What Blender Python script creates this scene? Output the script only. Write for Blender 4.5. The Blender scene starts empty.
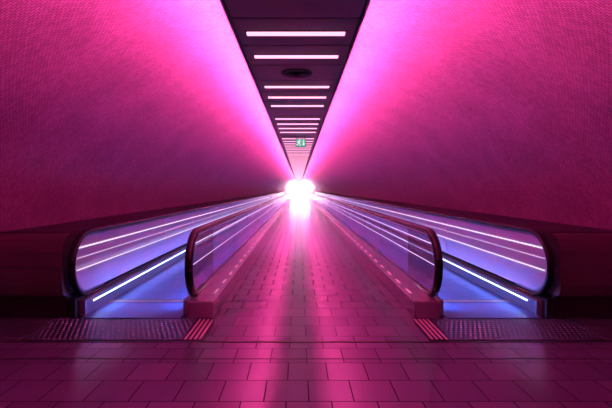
import bpy, bmesh, math, random
from mathutils import Vector
random.seed(3)
scene = bpy.context.scene
COL = scene.collection
PI = math.pi
OFF = {}

# ---------------------------------------------------------------- materials
def new_mat(name):
    m = bpy.data.materials.new(name); m.use_nodes = True
    nt = m.node_tree; nt.nodes.clear()
    out = nt.nodes.new('ShaderNodeOutputMaterial')
    return m, nt, out

def surf(name, col, rough=.4, metal=0., noise=.15, nscale=6., stretch=(1,1,1), bump=0., spec=.5):
    m, nt, out = new_mat(name)
    b = nt.nodes.new('ShaderNodeBsdfPrincipled')
    tc = nt.nodes.new('ShaderNodeTexCoord'); mp = nt.nodes.new('ShaderNodeMapping')
    mp.inputs['Scale'].default_value = stretch
    n = nt.nodes.new('ShaderNodeTexNoise'); n.inputs['Scale'].default_value = nscale; n.inputs['Detail'].default_value = 4
    mix = nt.nodes.new('ShaderNodeMix'); mix.data_type = 'RGBA'
    mix.inputs[6].default_value = tuple(c*(1-noise) for c in col)+(1,)
    mix.inputs[7].default_value = tuple(min(1, c*(1+noise)) for c in col)+(1,)
    nt.links.new(tc.outputs['Object'], mp.inputs['Vector']); nt.links.new(mp.outputs[0], n.inputs['Vector'])
    nt.links.new(n.outputs[0], mix.inputs[0]); nt.links.new(mix.outputs[2], b.inputs['Base Color'])
    b.inputs['Roughness'].default_value = rough; b.inputs['Metallic'].default_value = metal
    b.inputs['Specular IOR Level'].default_value = spec
    if bump:
        bp = nt.nodes.new('ShaderNodeBump'); bp.inputs['Strength'].default_value = bump; bp.inputs['Distance'].default_value = .002
        nt.links.new(n.outputs[0], bp.inputs['Height']); nt.links.new(bp.outputs[0], b.inputs['Normal'])
    nt.links.new(b.outputs[0], out.inputs[0])
    return m

def emit(name, col, s):
    m, nt, out = new_mat(name)
    e = nt.nodes.new('ShaderNodeEmission'); e.inputs[0].default_value = tuple(col)+(1,); e.inputs[1].default_value = s
    nt.links.new(e.outputs[0], out.inputs[0]); return m

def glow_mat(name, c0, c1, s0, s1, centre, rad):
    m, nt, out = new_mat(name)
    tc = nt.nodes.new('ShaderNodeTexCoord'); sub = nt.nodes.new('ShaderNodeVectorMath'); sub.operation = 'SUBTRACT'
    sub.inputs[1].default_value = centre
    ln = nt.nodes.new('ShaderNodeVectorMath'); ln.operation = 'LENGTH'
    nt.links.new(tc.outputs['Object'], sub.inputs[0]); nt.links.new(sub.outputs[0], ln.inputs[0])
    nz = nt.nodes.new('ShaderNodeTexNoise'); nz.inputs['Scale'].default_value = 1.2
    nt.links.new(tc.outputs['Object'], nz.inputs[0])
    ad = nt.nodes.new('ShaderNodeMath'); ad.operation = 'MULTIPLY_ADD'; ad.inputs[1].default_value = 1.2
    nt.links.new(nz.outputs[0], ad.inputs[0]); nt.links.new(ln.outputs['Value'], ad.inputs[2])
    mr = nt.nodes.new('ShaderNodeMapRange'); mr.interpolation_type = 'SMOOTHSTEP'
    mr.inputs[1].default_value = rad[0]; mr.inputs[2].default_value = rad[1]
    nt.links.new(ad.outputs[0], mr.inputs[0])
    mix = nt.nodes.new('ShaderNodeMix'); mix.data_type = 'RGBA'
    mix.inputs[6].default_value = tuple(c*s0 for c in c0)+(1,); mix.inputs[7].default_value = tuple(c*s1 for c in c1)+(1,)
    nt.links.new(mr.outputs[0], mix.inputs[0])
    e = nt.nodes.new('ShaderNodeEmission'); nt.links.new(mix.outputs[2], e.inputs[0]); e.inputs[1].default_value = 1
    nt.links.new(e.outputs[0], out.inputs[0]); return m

def brick_mat(name, c1, c2, cm, w, h, mortar, rough, uv=False, bump=.3, offset=.5, metal=0, spec=.5, rvar=.0, loc=(0,0,0), mottle=.5):
    m, nt, out = new_mat(name)
    b = nt.nodes.new('ShaderNodeBsdfPrincipled')
    tc = nt.nodes.new('ShaderNodeTexCoord'); br = nt.nodes.new('ShaderNodeTexBrick')
    mp = nt.nodes.new('ShaderNodeMapping'); mp.inputs['Location'].default_value = loc
    nt.links.new(tc.outputs['UV' if uv else 'Object'], mp.inputs[0]); nt.links.new(mp.outputs[0], br.inputs['Vector'])
    br.offset = offset
    br.inputs['Color1'].default_value = c1+(1,); br.inputs['Color2'].default_value = c2+(1,); br.inputs['Mortar'].default_value = cm+(1,)
    br.inputs['Scale'].default_value = 1; br.inputs['Mortar Size'].default_value = mortar; br.inputs['Mortar Smooth'].default_value = .1
    br.inputs['Brick Width'].default_value = w; br.inputs['Row Height'].default_value = h; br.inputs['Bias'].default_value = 0
    n = nt.nodes.new('ShaderNodeTexNoise'); n.inputs['Scale'].default_value = 1.3; n.inputs['Detail'].default_value = 5
    nt.links.new(mp.outputs[0], n.inputs['Vector'])
    mul = nt.nodes.new('ShaderNodeMix'); mul.data_type = 'RGBA'; mul.blend_type = 'MULTIPLY'; mul.inputs[0].default_value = mottle
    nt.links.new(br.outputs['Color'], mul.inputs[6]); nt.links.new(n.outputs[0], mul.inputs[7])
    nt.links.new(mul.outputs[2], b.inputs['Base Color'])
    mr = nt.nodes.new('ShaderNodeMapRange'); mr.inputs[3].default_value = rough-rvar; mr.inputs[4].default_value = rough+rvar
    nt.links.new(n.outputs[0], mr.inputs[0])
    ad = nt.nodes.new('ShaderNodeMath'); ad.operation = 'MULTIPLY_ADD'; ad.inputs[1].default_value = .45
    nt.links.new(br.outputs['Fac'], ad.inputs[0]); nt.links.new(mr.outputs[0], ad.inputs[2]); nt.links.new(ad.outputs[0], b.inputs['Roughness'])
    b.inputs['Metallic'].default_value = metal
    sp = nt.nodes.new('ShaderNodeMapRange'); sp.inputs[3].default_value = spec; sp.inputs[4].default_value = spec*.1
    nt.links.new(br.outputs['Fac'], sp.inputs[0]); nt.links.new(sp.outputs[0], b.inputs['Specular IOR Level'])
    if bump:
        bp = nt.nodes.new('ShaderNodeBump'); bp.inputs['Strength'].default_value = bump; bp.inputs['Distance'].default_value = .003; bp.invert = True
        nt.links.new(br.outputs['Fac'], bp.inputs['Height']); nt.links.new(bp.outputs[0], b.inputs['Normal'])
    nt.links.new(b.outputs[0], out.inputs[0])
    return m

def glass_mat(name, tint, mixf):
    m, nt, out = new_mat(name)
    b = nt.nodes.new('ShaderNodeBsdfPrincipled'); b.inputs['Roughness'].default_value = .10
    n = nt.nodes.new('ShaderNodeTexNoise'); n.inputs['Scale'].default_value = 3
    tc = nt.nodes.new('ShaderNodeTexCoord'); nt.links.new(tc.outputs['Object'], n.inputs[0])
    mix = nt.nodes.new('ShaderNodeMix'); mix.data_type = 'RGBA'
    mix.inputs[6].default_value = tuple(c*.9 for c in tint)+(1,); mix.inputs[7].default_value = tuple(tint)+(1,)
    nt.links.new(n.outputs[0], mix.inputs[0]); nt.links.new(mix.outputs[2], b.inputs['Base Color'])
    b.inputs['Specular IOR Level'].default_value = .9
    t = nt.nodes.new('ShaderNodeBsdfTransparent'); t.inputs[0].default_value = (.85, .85, .95, 1)
    ms = nt.nodes.new('ShaderNodeMixShader'); ms.inputs[0].default_value = mixf
    nt.links.new(t.outputs[0], ms.inputs[1]); nt.links.new(b.outputs[0], ms.inputs[2]); nt.links.new(ms.outputs[0], out.inputs[0])
    return m

M = {}
M['wall'] = brick_mat('mosaic_wall', (.40,.28,.36), (.28,.195,.25), (.15,.10,.13), .05, .025, .003, .5, uv=True, bump=.3, rvar=.05, spec=.15)
M['floor'] = brick_mat('floor_tile', (.15,.12,.20), (.11,.088,.155), (.012,.009,.016), .32, .32, .0055, .19, bump=0, rvar=.02, loc=(.1,0,0), spec=.8, mottle=.3)
M['ceil'] = surf('dark_ceiling_panel', (.16,.12,.155), .5, 0, .08, spec=.25)
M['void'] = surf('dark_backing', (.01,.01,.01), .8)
M['steel'] = surf('brushed_steel', (.34,.31,.36), .3, .9, .2, 3, (1,1,40))
M['steel_long'] = surf('brushed_steel_deck', (.72,.60,.70), .24, .7, .1, 3, (60,1,60))
M['ledge'] = surf('bronze_ledge_steel', (.19,.125,.13), .32, .7, .25, 3, (.6,1,60))
M['stone'] = surf('curb_cladding', (.34,.28,.34), .2, .6, .1, 8)
M['rubber'] = surf('black_handrail_rubber', (.008,.007,.010), .26, 0, .2, 10)
M['glass'] = glass_mat('balustrade_glass', (.55,.40,.58), .38)
M['glass_end'] = glass_mat('smoked_newel_glass', (.17,.14,.22), .60)
M['glass_back'] = glass_mat('wall_side_balustrade_glass', (.80,.82,.98), .80)
M['land'] = surf('landing_plate_steel', (.11,.20,.50), .3, .7, .2, 5, (30,1,1))
M['stud'] = surf('studded_plate_steel', (.035,.035,.055), .35, .8, .2, 6)
M['studs'] = surf('stud_steel', (.55,.55,.75), .25, .7, .2, 6)
M['ribred'] = surf('rib_metal', (.95,.65,.70), .35, .2)
M['dark'] = surf('dark_metal', (.03,.027,.03), .4, .6)
M['grate'] = surf('side_grate_steel', (.20,.17,.22), .3, .7)
M['vent'] = surf('vent_metal', (.05,.045,.05), .5, .3)
M['tube'] = emit('tube_light', (1,.36,.62), 2.2)
M['led'] = emit('skirt_led', (.50,.62,1.), 5)
M['streak'] = emit('painted_glass_streak', (.92,.78,1.), 1.15)  # glow colour for reflection streaks painted on the glass
M['curbdash'] = emit('curb_dash_emission', (1.,.35,.6), .55)
M['pallet'] = brick_mat('pallet_steel', (.11,.20,.50), (.09,.17,.44), (.03,.03,.04), .035, .4, .004, .32, bump=.8, offset=0, metal=.6)
M['green'] = emit('sign_green', (.25,.55,.48), .75)
M['white'] = emit('sign_white', (.8,1,.95), 1.05)
M['end'] = glow_mat('painted_hall_glow', (1,.85,.97), (1,.20,.50), 4, .9, (0, 86, 1.9), (1.8, 4.3))  # white core fading to pink rim: glow put into the emission colour
M['cove'] = emit('cove_tube', (1,.10,.40), 2)

# ---------------------------------------------------------------- helpers
def box(bm, x0, x1, y0, y1, z0, z1):
    if x0 > x1: x0, x1 = x1, x0
    v = [bm.verts.new((x, y, z)) for x in (x0, x1) for y in (y0, y1) for z in (z0, z1)]
    for f in ((0,1,3,2), (4,6,7,5), (0,4,5,1), (2,3,7,6), (0,2,6,4), (1,5,7,3)):
        bm.faces.new([v[i] for i in f])

def prism_x(bm, pts, x0, x1):         # pts in (y,z), extruded in x
    a = [bm.verts.new((x0, p[0], p[1])) for p in pts]; b = [bm.verts.new((x1, p[0], p[1])) for p in pts]
    bm.faces.new(a); bm.faces.new(b[::-1]); n = len(pts)
    for i in range(n): bm.faces.new([a[i], b[i], b[(i+1) % n], a[(i+1) % n]])

def prism_y(bm, pts, y0, y1):         # pts in (x,z)
    a = [bm.verts.new((p[0], y0, p[1])) for p in pts]; b = [bm.verts.new((p[0], y1, p[1])) for p in pts]
    bm.faces.new(a); bm.faces.new(b[::-1]); n = len(pts)
    for i in range(n): bm.faces.new([a[i], b[i], b[(i+1) % n], a[(i+1) % n]])

def lathe_z(bm, cx, cy, prof, seg=24, mi=0):
    rings = []
    for r, z in prof:
        rings.append([bm.verts.new((cx+r*math.cos(2*PI*i/seg), cy+r*math.sin(2*PI*i/seg), z)) for i in range(seg)])
    fs = []
    for a, b in zip(rings[:-1], rings[1:]):
        for i in range(seg): fs.append(bm.faces.new([a[i], a[(i+1) % seg], b[(i+1) % seg], b[i]]))
    fs.append(bm.faces.new(rings[0])); fs.append(bm.faces.new(rings[-1][::-1]))
    for f in fs: f.material_index = mi

def obj(name, bm, mat, parent=None, bevel=0, smooth=False, mat2=None):
    off = OFF.get(parent.name, Vector((0,0,0))) if parent else Vector((0,0,0))
    bmesh.ops.recalc_face_normals(bm, faces=bm.faces)
    if off.length: bmesh.ops.translate(bm, verts=bm.verts, vec=-off)
    me = bpy.data.meshes.new(name); bm.to_mesh(me); bm.free(); me.materials.append(mat)
    if mat2: me.materials.append(mat2)
    if smooth:
        for p in me.polygons: p.use_smooth = True
    o = bpy.data.objects.new(name, me); COL.objects.link(o)
    if parent: o.parent = parent
    OFF[o.name] = off
    if bevel:
        md = o.modifiers.new('bevel', 'BEVEL'); md.width = bevel; md.segments = 2; md.limit_method = 'ANGLE'
    return o

def thing(name, label, cat, loc, group=None):
    o = bpy.data.objects.new(name, None); COL.objects.link(o); o.location = loc; o.empty_display_size = .1
    OFF[o.name] = Vector(loc); o['label'] = label; o['category'] = cat
    if group: o['group'] = group
    return o

def tag(o, label, cat, group=None):
    o['label'] = label; o['category'] = cat
    if group: o['group'] = group
    return o

def struct(name, bm, mat, **k):
    o = obj(name, bm, mat, **k); o['kind'] = 'structure'; return o

def NB(): return bmesh.new()

# ---------------------------------------------------------------- dimensions (metres)
Y0, Y1 = -3.0, 86.0          # tunnel
WS, WE = 4.70, 76.0          # walkway start / end
XI = 1.44                    # inner balustrade plane
XOS = {-1: 2.79, 1: 2.73}    # outer balustrade planes
HR = .98
CZ = 3.0                     # dropped ceiling underside
CW = .585                    # half width
CX = -.20                    # ceiling strip centre
A, B, Z0 = 3.78, 2.95, .6    # vault ellipse

# ---------------------------------------------------------------- shell
bm = NB(); box(bm, -3.95, 3.95, Y0, Y1, -.12, 0)
struct('floor', bm, M['floor'])

def vault(name, s):
    bm = NB(); uvl = bm.loops.layers.uv.new('uv')
    pts = [(A, -.0), (A, .3)]
    n = 40
    for i in range(n+1):
        t = PI/2*i/n; pts.append((A*math.cos(t), Z0+B*math.sin(t)))
    arc = [0]
    for p, q in zip(pts[:-1], pts[1:]): arc.append(arc[-1]+math.dist(p, q))
    ys = [Y0+(Y1-Y0)*i/26 for i in range(27)]
    g = [[bm.verts.new((s*p[0], y, p[1])) for p in pts] for y in ys]
    for j in range(len(ys)-1):
        for i in range(len(pts)-1):
            f = bm.faces.new([g[j][i], g[j+1][i], g[j+1][i+1], g[j][i+1]])
            for l, (jj, ii) in zip(f.loops, ((j,i), (j+1,i), (j+1,i+1), (j,i+1))):
                l[uvl].uv = (arc[ii], ys[jj])
            f.smooth = True
    o = struct(name, bm, M['wall'])
    for p in o.data.polygons: p.use_smooth = True
    md = o.modifiers.new('solid', 'SOLIDIFY'); md.thickness = .12; md.offset = -1
    nrm = o.data.polygons[200].normal; c = o.data.polygons[200].center
    if nrm.x*c.x > 0: o.data.flip_normals()
    return o
vault('wall_left', -1); vault('wall_right', 1)
bm = NB(); box(bm, -3.95, 3.95, Y0-.12, Y0, -.12, 3.7); struct('wall_back', bm, M['ceil'])
bm = NB(); box(bm, -3.95, 3.95, Y1, Y1+.12, -.12, 3.7); struct('wall_far', bm, M['wall'])
# end panel before the far wall, soft hall glow painted into its emission
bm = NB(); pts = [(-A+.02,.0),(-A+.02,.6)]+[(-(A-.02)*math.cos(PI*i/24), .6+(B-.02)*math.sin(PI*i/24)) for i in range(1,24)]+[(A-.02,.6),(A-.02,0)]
prism_y(bm, pts, Y1-.03, Y1-.005); struct('end_glow_panel_1', bm, M['end'])

# dropped ceiling of square panels with open joints
STEP = .68; L0 = 3.92
bm = NB()
k0 = int((Y0-L0)/STEP)
y = L0+k0*STEP-STEP/2
box(bm, CX-CW+.01, CX+CW-.01, Y0, Y1-.05, CZ+.05, CZ+.07)
while y < Y1-STEP:
    box(bm, CX-CW+.02, CX+CW-.02, y+.012, y+STEP-.012, CZ, CZ+.05)
    y += STEP
struct('ceiling', bm, M['ceil'])
for n_, sx in ((1,-1), (2,1)):
    bm = NB(); x = CX+sx*CW
    box(bm, x-.012, x+.012, Y0, Y1-.05, CZ-.012, CZ+.06)
    struct('trim_%d' % n_, bm, M['dark'])

bm = NB(); box(bm, -3.7, 3.7, 3.985, 4.02, 0, .004); struct('trim_3', bm, M['dark'])
bm = NB(); box(bm, -3.7, 3.7, 3.60, 3.61, 0, .003); struct('trim_4', bm, M['dark'])

# ---------------------------------------------------------------- ceiling lamps
def make_lamp(y, label, group):
    t = thing('ceiling_light', label, 'ceiling light', (CX+.0, y, CZ), group)
    w = .47
    bm = NB()
    for (a,b,c,d) in ((-w-.012,w+.012,-.052,-.042), (-w-.012,w+.012,.042,.052), (-w-.012,-w,-.042,.042), (w,w+.012,-.042,.042)):
        box(bm, CX+a, CX+b, y+c, y+d, CZ-.006, CZ)
    obj('frame', bm, M['dark'], t)
    bm = NB(); pr = [(y-.036, CZ-.001), (y-.032, CZ-.014), (y-.02, CZ-.022), (y+.02, CZ-.022), (y+.032, CZ-.014), (y+.036, CZ-.001)]
    prism_x(bm, pr, CX-w, CX+w)
    obj('diffuser', bm, M['tube'], t)
    return t
ords = ['first','second','third','fourth','fifth','sixth','seventh','eighth','ninth','tenth','eleventh','twelfth']
k = 0; idx = 0
lamp0 = None
while True:
    y = L0+k*STEP
    if y > Y1-1: break
    if k not in (2, 6, 11):
        if idx == 0: lab = 'nearest and widest glowing pink bar light in the dark ceiling strip'
        elif idx == 1: lab = 'second glowing pink bar light, just in front of the round ceiling vent'
        elif idx == 2: lab = 'third glowing bar light, the first one past the round ceiling vent'
        elif idx < 9: lab = '%s glowing pink bar light counted from the nearest end of the ceiling strip' % ords[idx]
        else: lab = 'tiny distant bar light in the ceiling strip beyond the ninth, toward the bright end'
        grp = 'bar lights across the ceiling strip' if idx < 9 else 'distant bar lights across the ceiling strip'
        if lamp0 is None: lamp0 = make_lamp(y, lab, grp)
        else:
            r = lamp0.copy(); COL.objects.link(r); r.location = (CX, y, CZ); r['label'] = lab; r['group'] = grp
            for ch in lamp0.children:
                c = ch.copy(); COL.objects.link(c); c.parent = r
        idx += 1
    k += 1

# round vent
vy = L0+2*STEP
t = thing('ceiling_vent', 'round dark slotted air vent between the second and third ceiling bar lights', 'vent', (CX, vy, CZ))
bm = NB(); lathe_z(bm, CX, vy, [(.20,CZ-.001),(.20,CZ-.012),(.185,CZ-.018),(.17,CZ-.012),(.165,CZ-.001)], 32); obj('rim', bm, M['vent'], t, smooth=True)
for r_ in (.13, .09, .05):
    bm = NB(); seg = 32
    rings = [[bm.verts.new((CX+r*math.cos(2*PI*i/seg), vy+r*math.sin(2*PI*i/seg), z)) for i in range(seg)] for r, z in ((r_-.012,CZ-.012),(r_+.014,CZ-.026),(r_+.014,CZ-.022),(r_-.012,CZ-.008))]
    for j in range(4):
        a, b = rings[j], rings[(j+1) % 4]
        for i in range(seg): bm.faces.new([a[i], a[(i+1)%seg], b[(i+1)%seg], b[i]])
    obj('louver_ring', bm, M['dark'], t, smooth=True)

# exit sign
sy = 11.6
sx = CX+.08
t = thing('exit_sign', 'small green running figure sign hanging under the ceiling strip', 'sign', (sx, sy, CZ))
bm = NB(); box(bm, sx-.145, sx+.145, sy-.02, sy+.02, CZ-.31, CZ-.07); obj('housing', bm, M['dark'], t, bevel=.004)
bm = NB(); box(bm, sx-.135, sx+.135, sy-.026, sy-.02, CZ-.30, CZ-.08); pn = obj('sign_panel', bm, M['green'], t)
flat = prism_y
bm = NB(); c = (sx-.05, CZ-.19)
def P(*a): return [(c[0]+x, c[1]+z) for x, z in a]
flat(bm, P(*[(.02+.018*math.cos(i*PI/4), .085+.018*math.sin(i*PI/4)) for i in range(8)]), sy-.029, sy-.026)
flat(bm, P((-.01,.06),(.03,.055),(.01,-.01),(-.025,-.005)), sy-.029, sy-.026)
flat(bm, P((-.01,.06),(-.05,.04),(-.06,.01),(-.045,.01),(-.035,.03),(-.01,.04)), sy-.0295, sy-.026)
flat(bm, P((.025,.055),(.05,.02),(.07,.03),(.065,.04),(.05,.035),(.03,.06)), sy-.0295, sy-.026)
flat(bm, P((.01,-.01),(.045,-.04),(.03,-.09),(.015,-.09),(.025,-.045),(-.015,-.01)), sy-.0293, sy-.026)
flat(bm, P((-.01,-.005),(-.03,-.055),(-.08,-.06),(-.08,-.045),(-.045,-.042),(-.025,-.0)), sy-.0293, sy-.026)
obj('running_figure', bm, M['white'], pn)
bm = NB(); ax, az = sx+.08, CZ-.19
flat(bm, [(ax-.012,az+.08),(ax+.012,az+.08),(ax+.012,az-.02),(ax+.04,az-.02),(ax,az-.08),(ax-.04,az-.02),(ax-.012,az-.02)], sy-.029, sy-.026)
obj('arrow', bm, M['white'], pn)
for d in (-.12, .12):
    bm = NB(); box(bm, sx+d-.006, sx+d+.006, sy-.006, sy+.006, CZ-.07, CZ); obj('hanger', bm, M['dark'], t)

# ---------------------------------------------------------------- moving walkways
R = (HR-.20)/2
def rail_path(inset=0.0):
    zc = .20+R; r = R-inset; pts = []
    ys, ye = WS+R, WE-R
    pts.append((ys+.35, zc-r))
    for i in range(17):
        a = -PI/2-PI*i/16; pts.append((ys+r*math.cos(a), zc+r*math.sin(a)))
    for i in range(1, 24): pts.append((ys+(ye-ys)*i/24, zc+r))
    for i in range(17):
        a = PI/2-PI*i/16; pts.append((ye+r*math.cos(a), zc+r*math.sin(a)))
    pts.append((ye-.35, zc-r))
    return pts
def sweep(bm, path, prof, x):
    rings = []
    for i, p in enumerate(path):
        a = path[max(i-1,0)]; b = path[min(i+1,len(path)-1)]
        ty, tz = b[0]-a[0], b[1]-a[1]; l = math.hypot(ty,tz); ty/=l; tz/=l
        ny, nz = -tz, ty
        rings.append([bm.verts.new((x+dx, p[0]+ny*dn, p[1]+nz*dn)) for dx, dn in prof])
    n = len(prof)
    for a, b in zip(rings[:-1], rings[1:]):
        for i in range(n): bm.faces.new([a[i], a[(i+1)%n], b[(i+1)%n], b[i]])
    bm.faces.new(rings[0]); bm.faces.new(rings[-1][::-1])
def oval_of(w, h): return [(w*math.copysign(abs(math.cos(t))**.6, math.cos(t)), h*math.copysign(abs(math.sin(t))**.7, math.sin(t))) for t in [2*PI*i/14+.01 for i in range(14)]]

def walkway(s, label):
    XO = XOS[s]
    t = thing('moving_walkway', label, 'moving walkway', (s*(XI+XO)/2, WS, 0), 'moving walkways either side of the aisle')
    for xb, inner in ((XI, True), (XO, False)):
        x = s*xb
        gm = M['glass' if inner else 'glass_back']
        bm = NB(); sweep(bm, rail_path(), oval_of(.048, .036) if inner else oval_of(.042, .024), x); obj('handrail', bm, M['rubber'], t, smooth=True)
        bm = NB(); sweep(bm, rail_path(.044), [(-.016,-.010),(.016,-.010),(.016,.010),(-.016,.010)], x); obj('handrail_guide', bm, M['steel'], t)
        zc = .20+R; r = R-.046
        for end in (0, 1):
            bm = NB(); yc = WS+R if end == 0 else WE-R; sg = -1 if end == 0 else 1
            pts = [(yc+sg*r*math.sin(PI*i/16), zc+r*math.cos(PI*i/16)) for i in range(17)]
            pts += [(yc-sg*.9, zc-r), (yc-sg*.9, zc+r)]
            prism_x(bm, pts, x-.006, x+.006); obj('newel_glass', bm, M['glass_end'] if inner else gm, t)
        ya, yb = WS+R+.912, WE-R-.906; n = 34
        for i in range(n):
            a = ya+(yb-ya)*i/n; b = ya+(yb-ya)*(i+1)/n
            bm = NB(); box(bm, x-.006, x+.006, a, b-.014, zc-r, zc+r); obj('glass_panel', bm, gm, t)
        d = 1 if inner else -1       # direction to belt (in |x|)
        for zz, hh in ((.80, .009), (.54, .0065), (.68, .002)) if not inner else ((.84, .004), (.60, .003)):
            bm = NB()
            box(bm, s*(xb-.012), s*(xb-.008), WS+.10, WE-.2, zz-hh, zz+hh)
            obj('reflection_streak', bm, M['streak'], t)  # glowing strip standing in for a reflection in the glass
        bm = NB(); box(bm, s*(xb+d*.02), s*(xb+d*.10), WS+.12, WE-.12, 0.0, .185); obj('skirt', bm, M['steel'], t, bevel=.008)
        bm = NB(); box(bm, s*(xb+d*.1005), s*(xb+d*.106), WS+.3, WE-.3, .128, .144)
        obj('light_strip', bm, M['led'], t)
    # aisle side curb
    bm = NB(); box(bm, s*1.16, s*(XI+.018), WS+.0, WE, 0, .19); obj('curb', bm, M['stone'], t, bevel=.012)
    bm = NB(); box(bm, s*1.15, s*(XI+.0), WS-.005, WE, .1905, .21); obj('curb_cap', bm, M['steel_long'], t, bevel=.006)
    for i in range(44):
        yy = WS+.35+i*.55
        bm = NB(); box(bm, s*1.20, s*1.23, yy, yy+.22, .209, .213); obj('curb_dash', bm, M['curbdash'], t)  # short emissive pink dashes along the cap
    bm = NB(); box(bm, s*(XO-.018), s*(XO+.07), WS+.05, WE, 0, .215); obj('outer_base', bm, M['dark'], t, bevel=.01)
    # belt
    bi, bo = XI+.1, XO-.1
    bm = NB(); box(bm, s*bi, s*bo, WS+.80, WE-.8, .001, .012); obj('pallet_belt', bm, M['pallet'], t)
    bm = NB(); box(bm, s*bi, s*bo, WS+.0, WS+.62, .001, .016); obj('landing_plate', bm, M['land'], t, bevel=.003)
    bm = NB(); box(bm, s*bi, s*bo, WS+.62, WS+.74, .001, .022)
    nt_ = 34
    for i in range(nt_):
        xx = bi+(bo-bi)*(i+.5)/nt_
        v = [bm.verts.new((s*(xx+q), yy, zz)) for q in (-.006,.006) for yy, zz in ((WS+.74,.012),(WS+.74,.022),(WS+.82,.013))]
        bm.faces.new([v[0],v[1],v[2]]); bm.faces.new([v[3],v[5],v[4]]); bm.faces.new([v[0],v[3],v[4],v[1]]); bm.faces.new([v[1],v[4],v[5],v[2]]); bm.faces.new([v[0],v[2],v[5],v[3]])
    obj('comb', bm, M['steel'], t)
    # studded entry plate
    bm = NB(); x0, x1 = 1.33, XO+.13; y0, y1 = 4.04, 4.685
    box(bm, s*x0, s*x1, y0, y1, .001, .008)
    nx, ny = 30, 10
    for i in range(nx):
        for j in range(ny):
            cx = s*(x0+(x1-x0)*(i+.5+(.25 if j%2 else -.25))/nx); cy = y0+(y1-y0)*(j+.5)/ny
            lathe_z(bm, cx, cy, [(.014,.0075),(.011,.011),(.005,.013)], 6, 1)
    obj('studded_plate', bm, M['stud'], t, mat2=M['studs'])
    bm = NB(); box(bm, s*1.12, s*1.32, y0, y1, .001, .006)
    obj('edge_plate', bm, M['dark'], t)
    for i in range(4):
        bm = NB(); xx = 1.145+i*.048; box(bm, s*xx, s*(xx+.022), y0+.01, y1-.01, .006, .011)
        obj('edge_rib', bm, M['ribred'], t)
    bm = NB(); box(bm, s*(XO+.15), s*3.72, y0, y1, .001, .006)
    for i in range(10):
        box(bm, s*(XO+.17), s*3.70, y0+.03+i*.062, y0+.055+i*.062, .0055, .012)
    obj('side_grate', bm, M['grate'], t)
    return t
walkway(-1, 'moving walkway on the left, with black handrails and lit glass sides')
walkway(1, 'moving walkway on the right, with black handrails and lit glass sides')

# ledges between the walkways and the vault
def ledge(s, label):
    t = thing('wall_ledge', label, 'ledge', (s*3.1, WS, 0))
    x0, x1 = XOS[s]+.085, 3.72
    bm = NB(); prism_x(bm, [(WS+.01,.26),(WS-.03,.30),(WS-.05,.40),(WS-.05,.60),(WE,.60),(WE,.26)], s*x0, s*x1); obj('lower_cladding', bm, M['ledge'], t)
    bm = NB(); prism_x(bm, [(WS-.05,.604),(WS-.05,.78),(WS-.035,.85),(WS-.0,.92),(WS+.05,.96),(WS+.13,.98),(WE,.98),(WE,.604)], s*x0, s*x1); obj('upper_cladding', bm, M['ledge'], t)
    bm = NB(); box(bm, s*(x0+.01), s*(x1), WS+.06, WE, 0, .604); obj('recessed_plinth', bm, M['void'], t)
    bm = NB(); box(bm, s*x0, s*x1, WS+.14, WE, .981, .99); obj('ledge_top', bm, M['dark'], t, bevel=.003)
ledge(-1, 'dark bronze metal ledge between left walkway and curved pink wall')
ledge(1, 'dark bronze metal ledge between right walkway and curved pink wall')

# cove lamps on top of the dropped strip's edges
for s, lab in ((-1, 'left'), (1, 'right')):
    x = CX+s*(CW+.0)
    bm = NB(); box(bm, x-.012, x+.012, Y0+.2, Y1-.2, CZ+.065, CZ+.085)
    tag(obj('cove_light', bm, M['cove']), 'long pink cove lamp along the %s edge of the ceiling strip' % lab, 'cove light')

# ---------------------------------------------------------------- lights
def area(name, loc, rot, sx, sy, power, col, spread=PI):
    l = bpy.data.lights.new(name, 'AREA'); l.shape = 'RECTANGLE'; l.size = sx; l.size_y = sy; l.energy = power; l.color = col; l.spread = spread
    o = bpy.data.objects.new(name, l); COL.objects.link(o); o.location = loc; o.rotation_euler = rot
    return o
PINK = (1, .095, .38)
PINK2 = (1, .006, .30)
n = 5; seg = (Y1-Y0)/n
for s in (-1, 1):
    for i in range(n):
        area('cove_lamp', (CX+s*(CW+.03), Y0+seg*(i+.5), CZ+.09), (0, -s*math.radians(128), 0), .05, seg*.98, 56*seg, PINK, math.radians(120))
        area('cove_wash', (CX+s*(CW+.035), Y0+seg*(i+.5), CZ+.075), (0, -s*math.radians(100), 0), .04, seg*.98, 15*seg, PINK2, math.radians(122))
BLUE = (.16, .26, 1.)
for s in (-1, 1):
    for xb, d in ((XI, 1), (XOS[s], -1)):
        for i in range(3):
            L = (WE-WS-.6)/3
            area('skirt_lamp', (s*(xb+d*.115), WS+.3+L*(i+.5), .15), (0, -s*d*math.radians(66), 0), .02, L, (11. if d == 1 else 6.)*L, BLUE, math.radians(92))
# added fill boosting the ceiling bars' light along the aisle centre, past the foreground
for i in range(3):
    L = 22.5
    area('aisle_fill', (CX, 9.5+L*(i+.5), CZ-.05), (0, 0, 0), .7, L, 34.0*L, (1, .09, .42), math.radians(62))
area('hall_lamp', (0, Y1-.5, 2.0), (math.radians(-90), 0, 0), 4.5, 2.0, 440, (1, .40, .75))

# world
w = bpy.data.worlds.new('world'); scene.world = w; w.use_nodes = True
w.node_tree.nodes['Background'].inputs[0].default_value = (.02, .0, .02, 1); w.node_tree.nodes['Background'].inputs[1].default_value = .2

# camera
cd = bpy.data.cameras.new('camera'); cam = bpy.data.objects.new('camera', cd); COL.objects.link(cam)
cam.location = (-.17, 0, 1.5); cam.rotation_euler = (PI/2, 0, 0)
cd.sensor_width = 36; cd.lens = 24; cd.shift_x = 7/612; cd.shift_y = -15/612; cd.clip_end = 200
scene.camera = cam
scene.view_settings.view_transform = 'Standard'
